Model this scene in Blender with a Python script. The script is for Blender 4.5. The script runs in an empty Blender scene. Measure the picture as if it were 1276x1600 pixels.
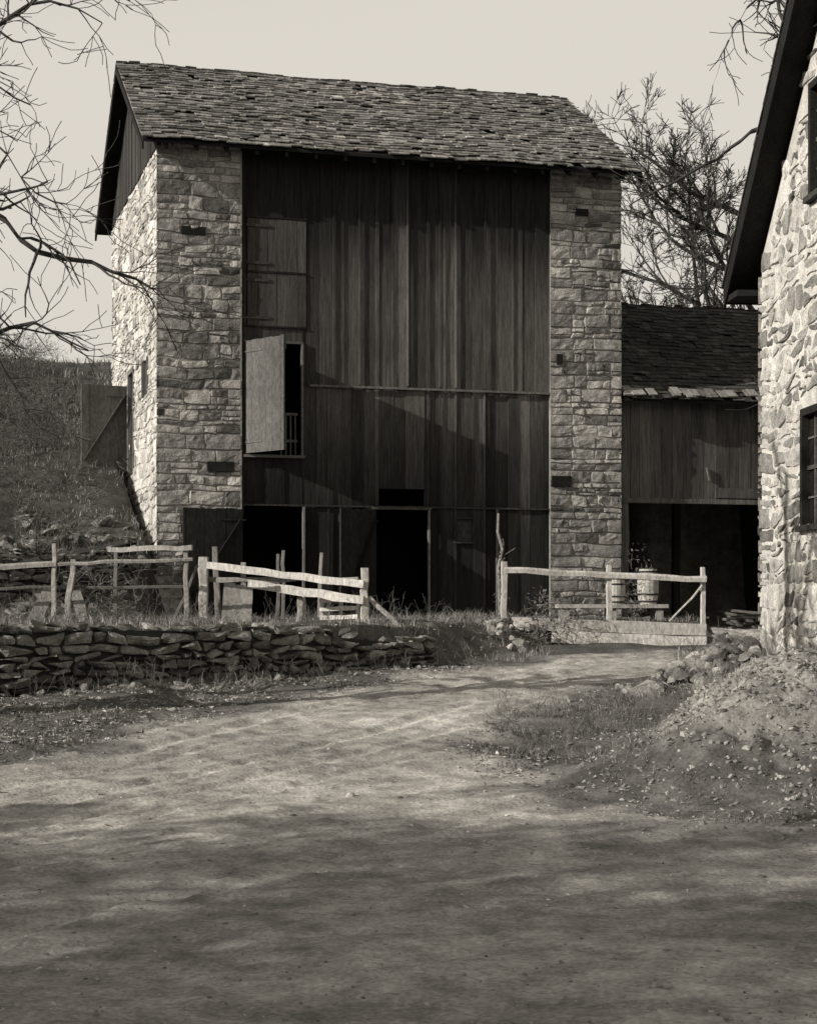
import bpy, math, random
import numpy as np
random.seed(7)
R = np.random.default_rng(11)
TINT = (1.04, 1.0, 0.93)
LIGHT = (1.06, 1.0, 0.90)

# ------------------------------------------------------------------ noise
def _h(ix, iy, iz):
    n = (ix*374761393 + iy*668265263 + iz*1274126177) & 0xffffffff
    n = ((n ^ (n >> 13))*1274126177) & 0xffffffff
    return ((n ^ (n >> 16)) & 0xffffff)/16777215.0
def vn(x, y, z=0.0):
    x, y, z = np.broadcast_arrays(np.asarray(x, float), np.asarray(y, float), np.asarray(z, float))
    ix = np.floor(x).astype(np.int64); iy = np.floor(y).astype(np.int64); iz = np.floor(z).astype(np.int64)
    fx = x-ix; fy = y-iy; fz = z-iz
    fx = fx*fx*(3-2*fx); fy = fy*fy*(3-2*fy); fz = fz*fz*(3-2*fz)
    r = 0
    for a in (0, 1):
        for b in (0, 1):
            for c in (0, 1):
                w = (fx if a else 1-fx)*(fy if b else 1-fy)*(fz if c else 1-fz)
                r = r + w*_h(ix+a, iy+b, iz+c)
    return r
def fbm(x, y, z=0.0, o=4):
    s = 0; a = .5; t = 0
    for i in range(o):
        s = s + a*vn(np.asarray(x)*2**i+i*17.3, np.asarray(y)*2**i+i*5.1, np.asarray(z)*2**i)
        t += a; a *= .5
    return s/t
def sst(a, b, x):
    t = np.clip((np.asarray(x, float)-a)/(b-a), 0, 1)
    return t*t*(3-2*t)

# ------------------------------------------------------------------ materials
def make_mat(name, base, lo=.7, hi=1.25, scale=6, stretch=(1, 1, 1), bump=.3, bdist=.02, fine=40, rough=.9, big=.7, tint=TINT):
    m = bpy.data.materials.new(name); m.use_nodes = True
    nt = m.node_tree; N = nt.nodes; L = nt.links
    b = N['Principled BSDF']; b.inputs['Roughness'].default_value = rough
    b.inputs['Specular IOR Level'].default_value = .12
    tc = N.new('ShaderNodeTexCoord'); mp = N.new('ShaderNodeMapping')
    mp.inputs['Scale'].default_value = stretch
    L.new(tc.outputs['Object'], mp.inputs['Vector'])
    n1 = N.new('ShaderNodeTexNoise'); n1.inputs['Scale'].default_value = scale; n1.inputs['Detail'].default_value = 8; n1.inputs['Roughness'].default_value = .65
    n2 = N.new('ShaderNodeTexNoise'); n2.inputs['Scale'].default_value = fine; n2.inputs['Detail'].default_value = 4
    n3 = N.new('ShaderNodeTexNoise'); n3.inputs['Scale'].default_value = big; n3.inputs['Detail'].default_value = 3
    for n in (n1, n2): L.new(mp.outputs[0], n.inputs['Vector'])
    L.new(tc.outputs['Object'], n3.inputs['Vector'])
    mr = N.new('ShaderNodeMapRange'); mr.inputs[1].default_value = .3; mr.inputs[2].default_value = .7
    mr.inputs[3].default_value = lo*base; mr.inputs[4].default_value = hi*base
    L.new(n1.outputs['Fac'], mr.inputs[0])
    m2 = N.new('ShaderNodeMapRange'); m2.inputs[1].default_value = .3; m2.inputs[2].default_value = .7
    m2.inputs[3].default_value = .72; m2.inputs[4].default_value = 1.28
    L.new(n2.outputs['Fac'], m2.inputs[0])
    m3 = N.new('ShaderNodeMapRange'); m3.inputs[1].default_value = .3; m3.inputs[2].default_value = .7
    m3.inputs[3].default_value = .8; m3.inputs[4].default_value = 1.2
    L.new(n3.outputs['Fac'], m3.inputs[0])
    at = N.new('ShaderNodeAttribute'); at.attribute_name = 'tone'
    def mul(a, c):
        q = N.new('ShaderNodeMath'); q.operation = 'MULTIPLY'; L.new(a, q.inputs[0]); L.new(c, q.inputs[1]); return q.outputs[0]
    v = mul(mul(mul(mr.outputs[0], m2.outputs[0]), m3.outputs[0]), at.outputs['Fac'])
    vm = N.new('ShaderNodeVectorMath'); vm.operation = 'SCALE'; vm.inputs[0].default_value = tint
    L.new(v, vm.inputs['Scale']); L.new(vm.outputs[0], b.inputs['Base Color'])
    if bump > 0:
        ad = N.new('ShaderNodeMath'); ad.operation = 'MULTIPLY_ADD'; ad.inputs[1].default_value = .35
        L.new(n2.outputs['Fac'], ad.inputs[0]); L.new(n1.outputs['Fac'], ad.inputs[2])
        bp = N.new('ShaderNodeBump'); bp.inputs['Strength'].default_value = bump; bp.inputs['Distance'].default_value = bdist
        L.new(ad.outputs[0], bp.inputs['Height']); L.new(bp.outputs[0], b.inputs['Normal'])
    return m

M_stone = make_mat('fieldstone', .29, .5, 1.45, 5, bump=.8, bdist=.035, fine=40)
M_stone2 = make_mat('house_fieldstone', .36, .5, 1.4, 5, bump=.8, bdist=.03, fine=40)
M_mortar = make_mat('lime_mortar', .28, .7, 1.25, 4, bump=.8, bdist=.03)
M_mortar2 = make_mat('house_lime_mortar', .52, .7, 1.2, 4, bump=.8, bdist=.03)
M_drystone = make_mat('drystone', .20, .45, 1.5, 6, bump=.9, bdist=.04)
M_dark = make_mat('earth_backing', .04, bump=.5)
M_board = make_mat('weathered_barn_boards', .066, .5, 1.5, 3, (9, 9, .6), .5, .01, 22, big=.5)
M_wood = make_mat('grey_wood', .36, .55, 1.35, 5, (5, 5, 2), .6, .012, 30)
M_shingle = make_mat('wood_shingles', .185, .55, 1.45, 8, (3, 1, 1), .5, .01, 35, big=.5)
M_bark = make_mat('bark', .06, .6, 1.4, 9, (1, 1, .4), .6, .01)
M_ground = make_mat('dirt_and_turf', .35, .55, 1.45, 3.6, bump=.9, bdist=.028, fine=34, big=.35)
M_grass = make_mat('dry_grass', .18, .7, 1.3, 3, bump=0)
M_leaf = make_mat('dead_leaves', .22, .7, 1.3, 5, bump=0)
M_trim = make_mat('dark_painted_wood', .020, .7, 1.3, 5, bump=.3)
M_rock = make_mat('rock', .24, .5, 1.45, 6, bump=.9, bdist=.04)
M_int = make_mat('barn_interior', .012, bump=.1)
M_glass = bpy.data.materials.new('window_glass'); M_glass.use_nodes = True
gb = M_glass.node_tree.nodes['Principled BSDF']; gb.inputs['Base Color'].default_value = (.02, .018, .016, 1); gb.inputs['Roughness'].default_value = .08

# ------------------------------------------------------------------ mesh builder
class MB:
    def __init__(s): s.V = []; s.Q = []; s.T = []; s.C = []; s.n = 0
    def add(s, V, Q=None, T=None, tone=1.0):
        V = np.asarray(V, float).reshape(-1, 3); k = len(V)
        if Q is not None and len(Q): s.Q.append(np.asarray(Q, np.int64).reshape(-1, 4)+s.n)
        if T is not None and len(T): s.T.append(np.asarray(T, np.int64).reshape(-1, 3)+s.n)
        s.V.append(V); s.C.append(np.broadcast_to(np.asarray(tone, float), (k,)).copy()); s.n += k
    HQ = [[0, 3, 2, 1], [4, 5, 6, 7], [0, 1, 5, 4], [1, 2, 6, 5], [2, 3, 7, 6], [3, 0, 4, 7]]
    def hexa(s, P, tone=1.0): s.add(P, MB.HQ, None, tone)
    def box(s, x0, x1, y0, y1, z0, z1, tone=1.0):
        s.hexa([(x0, y0, z0), (x1, y0, z0), (x1, y1, z0), (x0, y1, z0), (x0, y0, z1), (x1, y0, z1), (x1, y1, z1), (x0, y1, z1)], tone)
    def put(s, ax, c0, c1, a, b, z0, za, zb, tone=1.0):
        P = [(a, c0, z0), (b, c0, z0), (b, c1, z0), (a, c1, z0), (a, c0, za), (b, c0, zb), (b, c1, zb), (a, c1, za)]
        if ax == 'y': P = [(p[1], p[0], p[2]) for p in P]
        s.hexa(P, tone)
    def plank(s, y0, y1, a, b, zs, ts):
        V = []; C = []
        for z, t in zip(zs, ts): V += [(a, y0, z), (b, y0, z), (b, y1, z), (a, y1, z)]; C += [t]*4
        Q = [[0, 3, 2, 1]]; k = len(zs)-1
        for i in range(k):
            for j in range(4): Q.append([i*4+j, i*4+(j+1) % 4, (i+1)*4+(j+1) % 4, (i+1)*4+j])
        Q.append([k*4, k*4+1, k*4+2, k*4+3]); s.add(V, Q, None, C)
    def beam(s, p0, p1, w, h, tone=1.0, seg=5, jit=.012, taper=1.0, rnd=True):
        p0 = np.array(p0, float); p1 = np.array(p1, float); d = p1-p0; L = np.linalg.norm(d); d = d/L
        ref = np.array((0, 0, 1.)) if abs(d[2]) < .8 else np.array((0, 1., 0))
        a = np.cross(ref, d); a /= np.linalg.norm(a); b = np.cross(d, a)
        if rnd: ca = [(.5, .2), (.25, .5), (-.3, .48), (-.5, .15), (-.35, -.5), (.4, -.46)]
        else: ca = [(.5, .46), (.46, .5), (-.46, .5), (-.5, .46), (-.5, -.5), (.5, -.5)]
        V = []
        for i in range(seg+1):
            t = i/seg; c = p0+d*L*t + (a*R.normal(0, jit)+b*R.normal(0, jit) if 0 < i < seg else 0)
            k = (1+(taper-1)*t)*R.uniform(.9, 1.1)
            for q, e in ca: V.append(c+a*q*w*k+b*e*h*k)
        Q = []
        for i in range(seg):
            for j in range(6):
                Q.append([i*6+j, i*6+(j+1) % 6, (i+1)*6+(j+1) % 6, (i+1)*6+j])
        e = seg*6
        Q += [[0, 1, 2, 3], [0, 3, 4, 5], [e, e+1, e+2, e+3], [e, e+3, e+4, e+5]]
        s.add(V, Q, None, tone)
    def build(s, name, mat, parent=None, smooth=False):
        me = bpy.data.meshes.new(name)
        V = np.concatenate(s.V); C = np.concatenate(s.C)
        Q = np.concatenate(s.Q) if s.Q else np.zeros((0, 4), np.int64)
        T = np.concatenate(s.T) if s.T else np.zeros((0, 3), np.int64)
        me.vertices.add(len(V)); me.vertices.foreach_set('co', V.astype(np.float32).ravel())
        nl = Q.size+T.size; me.loops.add(nl)
        me.loops.foreach_set('vertex_index', np.concatenate([Q.ravel(), T.ravel()]).astype(np.int32))
        me.polygons.add(len(Q)+len(T))
        st = np.concatenate([np.arange(len(Q))*4, Q.size+np.arange(len(T))*3]).astype(np.int32)
        me.polygons.foreach_set('loop_start', st)
        me.polygons.foreach_set('loop_total', np.concatenate([np.full(len(Q), 4), np.full(len(T), 3)]).astype(np.int32))
        me.update(calc_edges=True)
        me.polygons.foreach_set('use_smooth', np.full(len(me.polygons), bool(smooth)))
        at = me.attributes.new('tone', 'FLOAT', 'POINT'); at.data.foreach_set('value', C.astype(np.float32))
        me.materials.append(mat); me.validate()
        ob = bpy.data.objects.new(name, me); bpy.context.collection.objects.link(ob)
        if parent: ob.parent = parent
        return ob
def empty(name, loc=(0, 0, 0), rz=0):
    e = bpy.data.objects.new(name, None); e.location = loc; e.rotation_euler = (0, 0, rz)
    bpy.context.collection.objects.link(e); return e

def cols(edges, z0, top, holes):
    out = []
    for a, b in zip(edges[:-1], edges[1:]):
        m = (a+b)/2; hs = sorted([(h[2], h[3]) for h in holes if h[0]-1e-4 < m < h[1]+1e-4])
        z = z0
        for h0, h1 in hs:
            if h0 > z+.01: out.append((a, b, z, h0, h0))
            z = max(z, h1)
        if min(top(a), top(b)) > z+.01: out.append((a, b, z, top(a), top(b)))
    return out
def edges_for(a0, a1, holes, wmin=None, wmax=None, extra=()):
    e = sorted(set([a0, a1]+[x for h in holes for x in (h[0], h[1]) if a0 < x < a1]+list(extra)))
    if wmin is None: return e
    r = [e[0]]
    for q in e[1:]:
        while q-r[-1] > wmax:
            w = random.uniform(wmin, wmax)
            if q-r[-1]-w < wmin*.6: break
            r.append(r[-1]+w)
        r.append(q)
    return r

def stones(mb, O, U, Vd, N, w, h, rh=(.13, .27), rw=(.2, .6), gap=.008, D=.03, warp=.015, holes=(), vmax=None, tone=(.65, 1.3), rough=.015, kr=.03, full=(True, True), split=.3, tilt=.006, seed=0, quoin=True):
    O, U, Vd, N = [np.array(q, float) for q in (O, U, Vd, N)]
    st = []; v = 0
    while v < h-.04:
        r = random.uniform(*rh) if random.random() < .7 else random.uniform(rh[0]*.5, rh[0])
        if h-v-r < rh[0]*.7: r = h-v
        iv = [(0, w)]
        for ho in holes:
            if min(v+r, ho[3])-max(v, ho[2]) > .3*r:
                iv = [q for a, b in iv for q in ((a, min(b, ho[0])), (max(a, ho[1]), b)) if q[1]-q[0] > .04]
        for a, b in iv:
            u = a
            while u < b-.01:
                ww = random.uniform(*rw)*(.7+.6*min(1, r/.25))
                isq = (u == 0) or (b-u < ww*1.3)
                if isq and quoin and random.random() < .4: ww = max(ww, rw[1]*.8)
                if b-u-ww < rw[0]*.6: ww = b-u
                parts = [(v, v+r)]
                if r > .15 and random.random() < split and not (isq and quoin and random.random() < .5):
                    k = random.uniform(.3, .7); parts = [(v, v+r*k), (v+r*k, v+r)]
                for p0, p1 in parts:
                    sub = [(u, u+ww)]
                    if len(parts) == 2 and ww > .25 and random.random() < .5:
                        kk = random.uniform(.3, .7); sub = [(u, u+ww*kk), (u+ww*kk, u+ww)]
                    for ua, ub in sub:
                        q1 = p1
                        if vmax is not None:
                            lim = min(vmax(ua), vmax(ub)) if random.random() < .5 else vmax((ua+ub)/2)
                            if p0 > lim-.05: continue
                            q1 = min(p1, lim)
                        st.append((ua, ub, p0, q1, ua < 1e-6 and full[0], ub > w-1e-6 and full[1]))
                u += ww
        v += r
    if not st: return
    A = np.array(st, float); n = len(A)
    S = np.array([-1, -.94, -.6, -.2, .2, .6, .94, 1]); T = np.array([-1, -.9, -.4, 0, .4, .9, 1])
    s, t = np.meshgrid(S, T, indexing='ij'); s = s.ravel()[None]; t = t.ravel()[None]
    uc = (A[:, 0]+A[:, 1])[:, None]/2; hu = (A[:, 1]-A[:, 0])[:, None]/2-gap*R.uniform(.3, 1.7, (n, 1))
    vc = (A[:, 2]+A[:, 3])[:, None]/2; hv = (A[:, 3]-A[:, 2])[:, None]/2-gap*R.uniform(.3, 1.7, (n, 1))
    cj = R.normal(0, kr, (n, 4))
    u = uc+hu*s; vv = vc+hv*t
    du_c = (cj[:, 0:1]*s*t+cj[:, 1:2]*t)*np.minimum(hu, .12)*1.5; dv_c = (cj[:, 2:3]*s*t+cj[:, 3:4]*s)*np.minimum(hu, .12)*1.5
    kk = kr*R.uniform(.2, 1.6, (n, 1))
    fl = (A[:, 4][:, None] > .5) & (s < -.8); fr = (A[:, 5][:, None] > .5) & (s > .8)
    anyf = (A[:, 4:5] > .5) | (A[:, 5:6] > .5)
    u = np.where(anyf, u, u+du_c-hu*s*kk*t**4); vv = np.where(anyf, vv, vv+dv_c-hv*t*kk*s**4)
    edg = (np.abs(s) > .9) | (np.abs(t) > .85)
    u = u+np.where(edg & ~(fl | fr), (vn(u*22+seed, vv*22, 4.)-.5)*gap*1.3, 0); vv = vv+np.where(edg & ~(fl | fr), (vn(u*22, vv*22+seed, 14.)-.5)*gap*1.3, 0)
    u = np.where(fl & (s < -.99), -D, u); u = np.where(fr & (s > .99), w+D, u)
    es = np.where(np.abs(s) > .99, 0, np.where(np.abs(s) > .8, .85, 1.0)); es = np.where(fl | fr, 1.0, es)
    et = np.where(np.abs(t) > .99, 0, np.where(np.abs(t) > .8, .85, 1.0))
    prof = np.minimum(es, et)
    Dn = D*R.uniform(.5, 1.35, (n, 1)); Dn = np.where(anyf, D, Dn)
    dep = prof*(Dn+R.normal(0, tilt, (n, 1))*s+R.normal(0, tilt, (n, 1))*t+rough*2*(fbm(u*11+seed, vv*11, uc*3, 3)-.5)*np.where(fl | fr, .3, 1))
    fade = np.clip(np.minimum(u, w-u)/.3, 0, 1)
    du = warp*2*(vn(u*2.1+seed, vv*2.1, 3.3)-.5)*fade; dv = warp*2*(vn(u*1.7+seed, vv*2.3, 9.1)-.5)
    u = u+du; vv = vv+dv
    P = O+u[..., None]*U+vv[..., None]*Vd+dep[..., None]*N
    nt = len(T); q = []
    for i in range(len(S)-1):
        for j in range(nt-1): q.append([i*nt+j, (i+1)*nt+j, (i+1)*nt+j+1, i*nt+j+1])
    q = np.array(q); m = len(S)*nt
    Q = (q[None]+(np.arange(n)*m)[:, None, None]).reshape(-1, 4)
    tn = R.uniform(tone[0], tone[1], (n, 1))*np.ones((1, m)); dk = R.random((n, 1)) < .1; tn = np.where(dk, tn*.5, tn)
    mb.add(P.reshape(-1, 3), Q, None, tn.ravel())

def shingles(mb, e0, U, S, N, L, SL, ex=.15, wr=(.09, .2), tone=(.6, 1.3), miss=.015, curl=.008, raggedy=0):
    e0, U, S, N = [np.array(q, float) for q in (e0, U, S, N)]
    nr = int(SL/ex)+1
    for i in range(nr):
        u = -random.random()*.1; rt = random.uniform(.88, 1.12)
        while u < L:
            w = random.uniform(*wr); a = max(u, 0)+.003; b = min(u+w, L)-.003; u += w
            if b-a < .02: continue
            if random.random() < miss: continue
            lo = i*ex+random.gauss(0, .014)
            if random.random() < .06: lo -= random.random()*.08
            if i == 0: lo = -.02-abs(random.gauss(0, .03))+(random.random()*.16 if raggedy and 2.6 < a < 5.0 else 0)
            hi = min(i*ex+ex*1.9, SL+.02)+(abs(random.gauss(0, .03)) if i > nr-3 else 0); th = random.uniform(.014, .026); li = .018+abs(random.gauss(0, curl)); sk = random.gauss(0, .008)
            q = [e0+U*x+S*y+N*z for x, y, z in ((a, lo, li), (b, lo+sk, li+random.gauss(0, .004)), (b, hi, 0.0), (a, hi, 0.0),
                                                (a, lo, li+th), (b, lo+sk, li+th), (b, hi, .006), (a, hi, .006))]
            sag = [np.array((0, 0, .015*math.sin(p[0]*.9+1)+.01*math.sin(p[0]*3.1))) for p in q]
            mb.hexa([p+g for p, g in zip(q, sag)], rt*random.uniform(*tone)*(1.6 if random.random() < .06 else 1))

# ------------------------------------------------------------------ tubes / trees
def norm(v): return v/max(1e-9, math.sqrt(v[0]*v[0]+v[1]*v[1]+v[2]*v[2]))
def tubes(mb, lines, tone=1.0):
    for pts, rad in lines:
        pts = np.asarray(pts); k = 6 if rad[0] > .04 else (4 if rad[0] > .012 else 3); n = len(pts)
        d = norm(pts[-1]-pts[0]); ref = np.array((.3, .2, 1.)) if abs(d[2]) < .8 else np.array((1., .3, 0))
        a = norm(np.cross(ref, d)); b = np.cross(d, a)
        an = np.arange(k)*2*math.pi/k
        ring = np.cos(an)[:, None]*a+np.sin(an)[:, None]*b
        V = (pts[:, None]+ring[None]*np.asarray(rad)[:, None, None]).reshape(-1, 3)
        i = np.arange(n-1)[:, None]*k; j = np.arange(k)[None]; j2 = (j+1) % k
        Q = np.stack([i+j, i+j2, i+k+j2, i+k+j], -1).reshape(-1, 4)
        mb.add(V, Q, None, tone)
def grow(out, p, d, L, r, lvl, maxl, up=.02, jit=.16, kids=(3, 5), spread=.8, lenk=(.45, .75), minr=.004, sl=.16):
    n = max(3, min(12, int(L/sl)+1)); seg = L/n; pts = [p.copy()]; rad = [r]; ds = [d]
    J = R.normal(0, jit, (n, 3)); J[:, 2] += up; bend = R.normal(0, jit*.45, 3)
    for i in range(n):
        d = norm(d+J[i]+bend); p = p+d*seg
        pts.append(p); rad.append(max(minr, r*(1-.65*(i+1)/n))); ds.append(d)
    out.append((np.array(pts), rad))
    sprout(out, pts, rad, ds, L, lvl, maxl, up, jit, kids, spread, lenk, minr, sl=sl)
def sprout(out, pts, rad, ds, L, lvl, maxl, up, jit, kids, spread, lenk, minr, t0=.2, sl=.16):
    if lvl >= maxl: return
    n = len(pts)-1
    for k in range(random.randint(*kids)):
        i = min(n, int(n*random.uniform(t0, 1.0))+1)
        q = norm(ds[i]+R.normal(0, 1, 3)*spread*.75)
        grow(out, np.array(pts[i]), q, L*random.uniform(*lenk), max(minr, rad[i]*.7), lvl+1, maxl, up, jit, kids, spread, lenk, minr, sl)
def limb(out, way, r0, r1, subL, lvl, maxl, kids, up=0.0, spread=.8, jit=.16, minr=.004, k2=(3, 5), sl=.12):
    way = np.array(way, float); pts = []; ds = []
    W = np.vstack([2*way[0]-way[1], way, 2*way[-1]-way[-2]])
    for q in range(len(way)-1):
        p0, p1, p2, p3 = W[q:q+4]; m = max(2, int(np.linalg.norm(p2-p1)/.18))
        for i in range(m):
            t = i/m; c = .5*((2*p1)+(-p0+p2)*t+(2*p0-5*p1+4*p2-p3)*t*t+(-p0+3*p1-3*p2+p3)*t**3)
            pts.append(c+R.normal(0, .018, 3)*(1 if i else .3)); ds.append(norm(p2-p1))
    pts.append(way[-1]); ds.append(ds[-1]); rad = list(np.linspace(r0, r1, len(pts)))
    out.append((np.array(pts), rad))
    n = len(pts)-1
    for k in range(random.randint(*kids)):
        i = min(n, int(n*random.uniform(.05, 1))+1)
        grow(out, np.array(pts[i]), norm(ds[i]+R.normal(0, 1, 3)*spread*.75), subL*random.uniform(.5, 1.0), max(minr, rad[i]*.6), lvl+1, maxl, up, jit, k2, spread, (.45, .8), minr, sl)

# ------------------------------------------------------------------ terrain
WX = [-40, -12, -4.6, -1.7, 0, 1.0, 1.8, 2.2, 4.5, 60]; WY = [12, 17.8, 20, 21.7, 23.2, 24.5, 26.2, 27.1, 27.35, 27.35]
def wally(x): return np.interp(x, WX, WY)
def roadedge(y):
    l = np.interp(y, [-60, 8, 12, 14.5, 19, 23, 25, 27, 33, 36], [-12, -8, -5, -3.3, -1.6, .84, 2.3, 4.65, 5.0, 5.2])
    r = np.interp(y, [-60, 9.0, 10.8, 12.2, 14, 16, 18, 21, 24, 27, 34, 36], [9, 9, 3.0, 1.6, .75, .55, 1.3, 2.6, 4.2, 6.5, 10, 10])
    return l, r
def moundf(x, y):
    a = np.exp(-(np.abs(x-3.2)/.95)**2.4-(np.abs(y-14.6)/1.5)**2.4)
    b = .6*np.exp(-((x-4.4)/.9)**2-((y-13.4)/2.2)**2)
    return np.maximum(a, b)+.35*np.exp(-((x-2.2)/.6)**2-((y-13.8)/.9)**2)
TRK = ((1.3, .10, 1), (2.75, .10, 1), (1.8, .07, .7), (3.35, .08, .8), (.7, .07, .5), (4.6, .10, .8), (6.1, .1, .6), (2.2, .06, .5), (3.9, .07, .5))
def tracks(x, y):
    l, r = roadedge(y); lat = x-l+.9*vn(x*.22, y*.22, 5.)+.16*vn(x*.9, y*.9, 6.); out = []
    for c, wd_, q in TRK:
        e = (lat-c)/wd_; k = q*sst(.2, .5, vn(x*.35+c*7, y*.35, 30.)); out.append((k, e))
    return out
def H(x, y, detail=True):
    x = np.asarray(x, float); y = np.asarray(y, float)
    z = np.interp(y, [-300, 0, 7, 11, 15, 20, 25, 28, 32, 40, 500], [-1, 0, 0, .15, .37, .65, .95, 1.08, 1.18, 1.2, 1.2])
    d = y-wally(x); wd = np.interp(x, [-.6, 1.0, 1.8, 2.2], [.28, 2.4, 1.2, .1])
    yw = sst(0, 1, d/wd)*(1-sst(4.5, 4.8, x)); yardz = np.interp(x, [-9, -4, 0], [1.38, 1.37, 1.38])
    z = z+(yardz-z)*yw
    v = (y-29.7)+.35*np.maximum(0, -4.5-x); rise = np.interp(v, [0, 1, 3, 7.5, 26, 40, 500], [0, .3, 1.3, 3.1, 7.6, 9.4, 14])
    xe = np.where(y > 32.5, -4.45-.279*(y-32.5), -4.45); xe = np.where(y > 41, -6.8+(y-41)*12, xe)
    hw = 1-sst(-.35, .2, (x-xe)/np.where(y > 41, 6, 1))
    z = z+rise*hw+hw*.7*(fbm(x*.35, y*.35, 21., 3)-.5)*np.clip(v/4, 0, 1)
    md = .84*moundf(x, y)+.22*np.exp(-((x-3.6)/1.0)**2-((y-19.3)/1.2)**2)
    z = z+md
    z = z-.10*np.exp(-((x-1.3)/.5)**2-((y-16.3)/1.8)**2)
    if detail:
        l, r = roadedge(y); rd = np.minimum(x-l, r-x); m = sst(-.3, .4, rd)
        a = np.where(m > .5, .035, .09)
        z = z+a*(fbm(x*.9, y*.9, 1., 3)-.5)*2+.03*(1.6-m)*(fbm(x*4, y*4, 2., 3)-.5)
        for k, e in tracks(x, y):
            z = z-m*k*.024*np.exp(-e*e)+m*k*.013*np.exp(-(np.abs(e)-1.7)**2*2)
        z = z+m*.018*(fbm(x*4, y*4, 7., 4)-.5)+m*.024*np.clip(fbm(x*9, y*9, 9., 2)-.62, 0, 1)*3
        z = z+np.clip(md*3, 0, 1)*(.26*(fbm(x*2.6, y*2.6, 8., 4)-.5)+.12*(fbm(x*9, y*9, 3., 3)-.5))
    return z
def hz(x, y): return float(H(np.array([x]), np.array([y]))[0])

xs = np.concatenate([-9-np.geomspace(.1, 500, 46)[::-1], np.arange(-9, 7, .045), 7+np.geomspace(.1, 500, 46)])
ys = np.concatenate([4-np.geomspace(.1, 300, 30)[::-1], np.arange(4, 17, .04), np.arange(17, 36, .08), 36+np.geomspace(.1, 600, 90)])
X, Y = np.meshgrid(xs, ys, indexing='ij'); Z = H(X, Y)
l, r = roadedge(Y); rd = np.minimum(X-l, r-X)+(fbm(X*1.3, Y*1.3, 4., 3)-.5)*1.4
rm = sst(-.3, .5, rd)
tone = .30+.66*rm
tone *= .6+.8*fbm(X*.6, Y*.9, 12., 4)
tone *= 1+.5*rm*(fbm(X*3.5, Y*3.5, 6., 4)-.5)
for k, e in tracks(X, Y): tone *= 1+.25*rm*k*np.exp(-(e/1.5)**2)
mdm = np.clip(moundf(X, Y)*1.8-.35, 0, 1)
tone = tone*(1-mdm)+mdm*(.5+.45*fbm(X*3, Y*3, 2.))
tone *= np.where((Y > 28) & (X < -4.4), .7, 1)
ny = len(ys); i, j = np.meshgrid(np.arange(len(xs)-1), np.arange(ny-1), indexing='ij')
Q = np.stack([i*ny+j, (i+1)*ny+j, (i+1)*ny+j+1, i*ny+j+1], -1).reshape(-1, 4)
onroad = (rm[:-1, :-1] > .5).ravel() & (Y[:-1, :-1] > 3).ravel() & (Y[:-1, :-1] < 36).ravel()
Vg = np.stack([X, Y, Z], -1).reshape(-1, 3); tg = tone.ravel()
def submesh(name, mask):
    q = Q[mask]; u, inv = np.unique(q, return_inverse=True); mb = MB()
    mb.add(Vg[u], inv.reshape(-1, 4), None, tg[u]); mb.build(name, M_ground, None, True)
submesh('ground', ~onroad); submesh('dirt_road', onroad)

# ------------------------------------------------------------------ BARN
TH = math.radians(15.6)
barn = empty('stone_barn', (-4.565, 32.515, 0), TH)
PW = 1.53; BR = 7.585; W = 9.04; DP = 7.5
flat = lambda z: (lambda a: z)
sh = MB()
sideholes = [(3.55, 4.35, 4.3, 6.35), (1.35, 2.15, 5.65, 6.35)]
for a, b, z0, za, zb in cols(edges_for(.03, DP-.03, sideholes), 1.0, flat(10.0), sideholes): sh.put('y', .03, .45, a, b, z0, za, zb, 1.6)  # sun-facing side wall: core tone raised, sunlight put into the colour
sh.box(.45, PW, .03, .5, 1.0, 10.1); sh.box(BR, W-.45, .03, .5, 1.0, 10.1); sh.box(W-.45, W-.03, .03, DP-.03, 1.0, 10.0)
sh.box(.45, W-.45, DP-.45, DP-.04, 1.0, 10.0)
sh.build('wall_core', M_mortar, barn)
st = MB()
pk = dict(rh=(.14, .29), rw=(.17, .5), split=.42, rough=.022, warp=.028, kr=.05, tone=(.6, 1.45), gap=.009, D=.030, tilt=.009)
stones(st, (.03, .03, 1.0), (1, 0, 0), (0, 0, 1), (0, -1, 0), PW-.05, 9.12, seed=1, **pk)
stones(st, (BR+.03, .03, 1.0), (1, 0, 0), (0, 0, 1), (0, -1, 0), W-.06-BR, 9.12, seed=2, **pk)
hs = [(h[0]-.03, h[1]-.03, h[2]-2.0, h[3]-2.0) for h in sideholes]
stones(st, (.03, .03, 2.0), (0, 1, 0), (0, 0, 1), (-1, 0, 0), DP-.06, 8.0, holes=hs, seed=3, rh=(.12, .33), rw=(.14, .5), warp=.06, kr=.10, split=.5, D=.024, gap=.015, tone=(1.2, 2.2), rough=.02)  # sunlit side: stone tone brighter than the piers, sunlight painted into it
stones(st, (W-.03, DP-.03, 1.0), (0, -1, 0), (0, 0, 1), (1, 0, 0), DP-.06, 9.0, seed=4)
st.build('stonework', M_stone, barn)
front = [(1.66, 2.69, 4.43, 6.5), (1.60, 2.72, 1.0, 3.48), (4.117, 5.143, 1.0, 3.45), (4.19, 5.08, 3.53, 3.85), (5.69, 6.03, 2.86, 3.3)]
bd = MB()
ztab = [1, 3.4, 4.6, 5.74, 7.2, 8.1, 8.8, 10.2]; ttab = [.30, .33, .7, 1.15, 1.25, .95, .38, .24]
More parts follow.
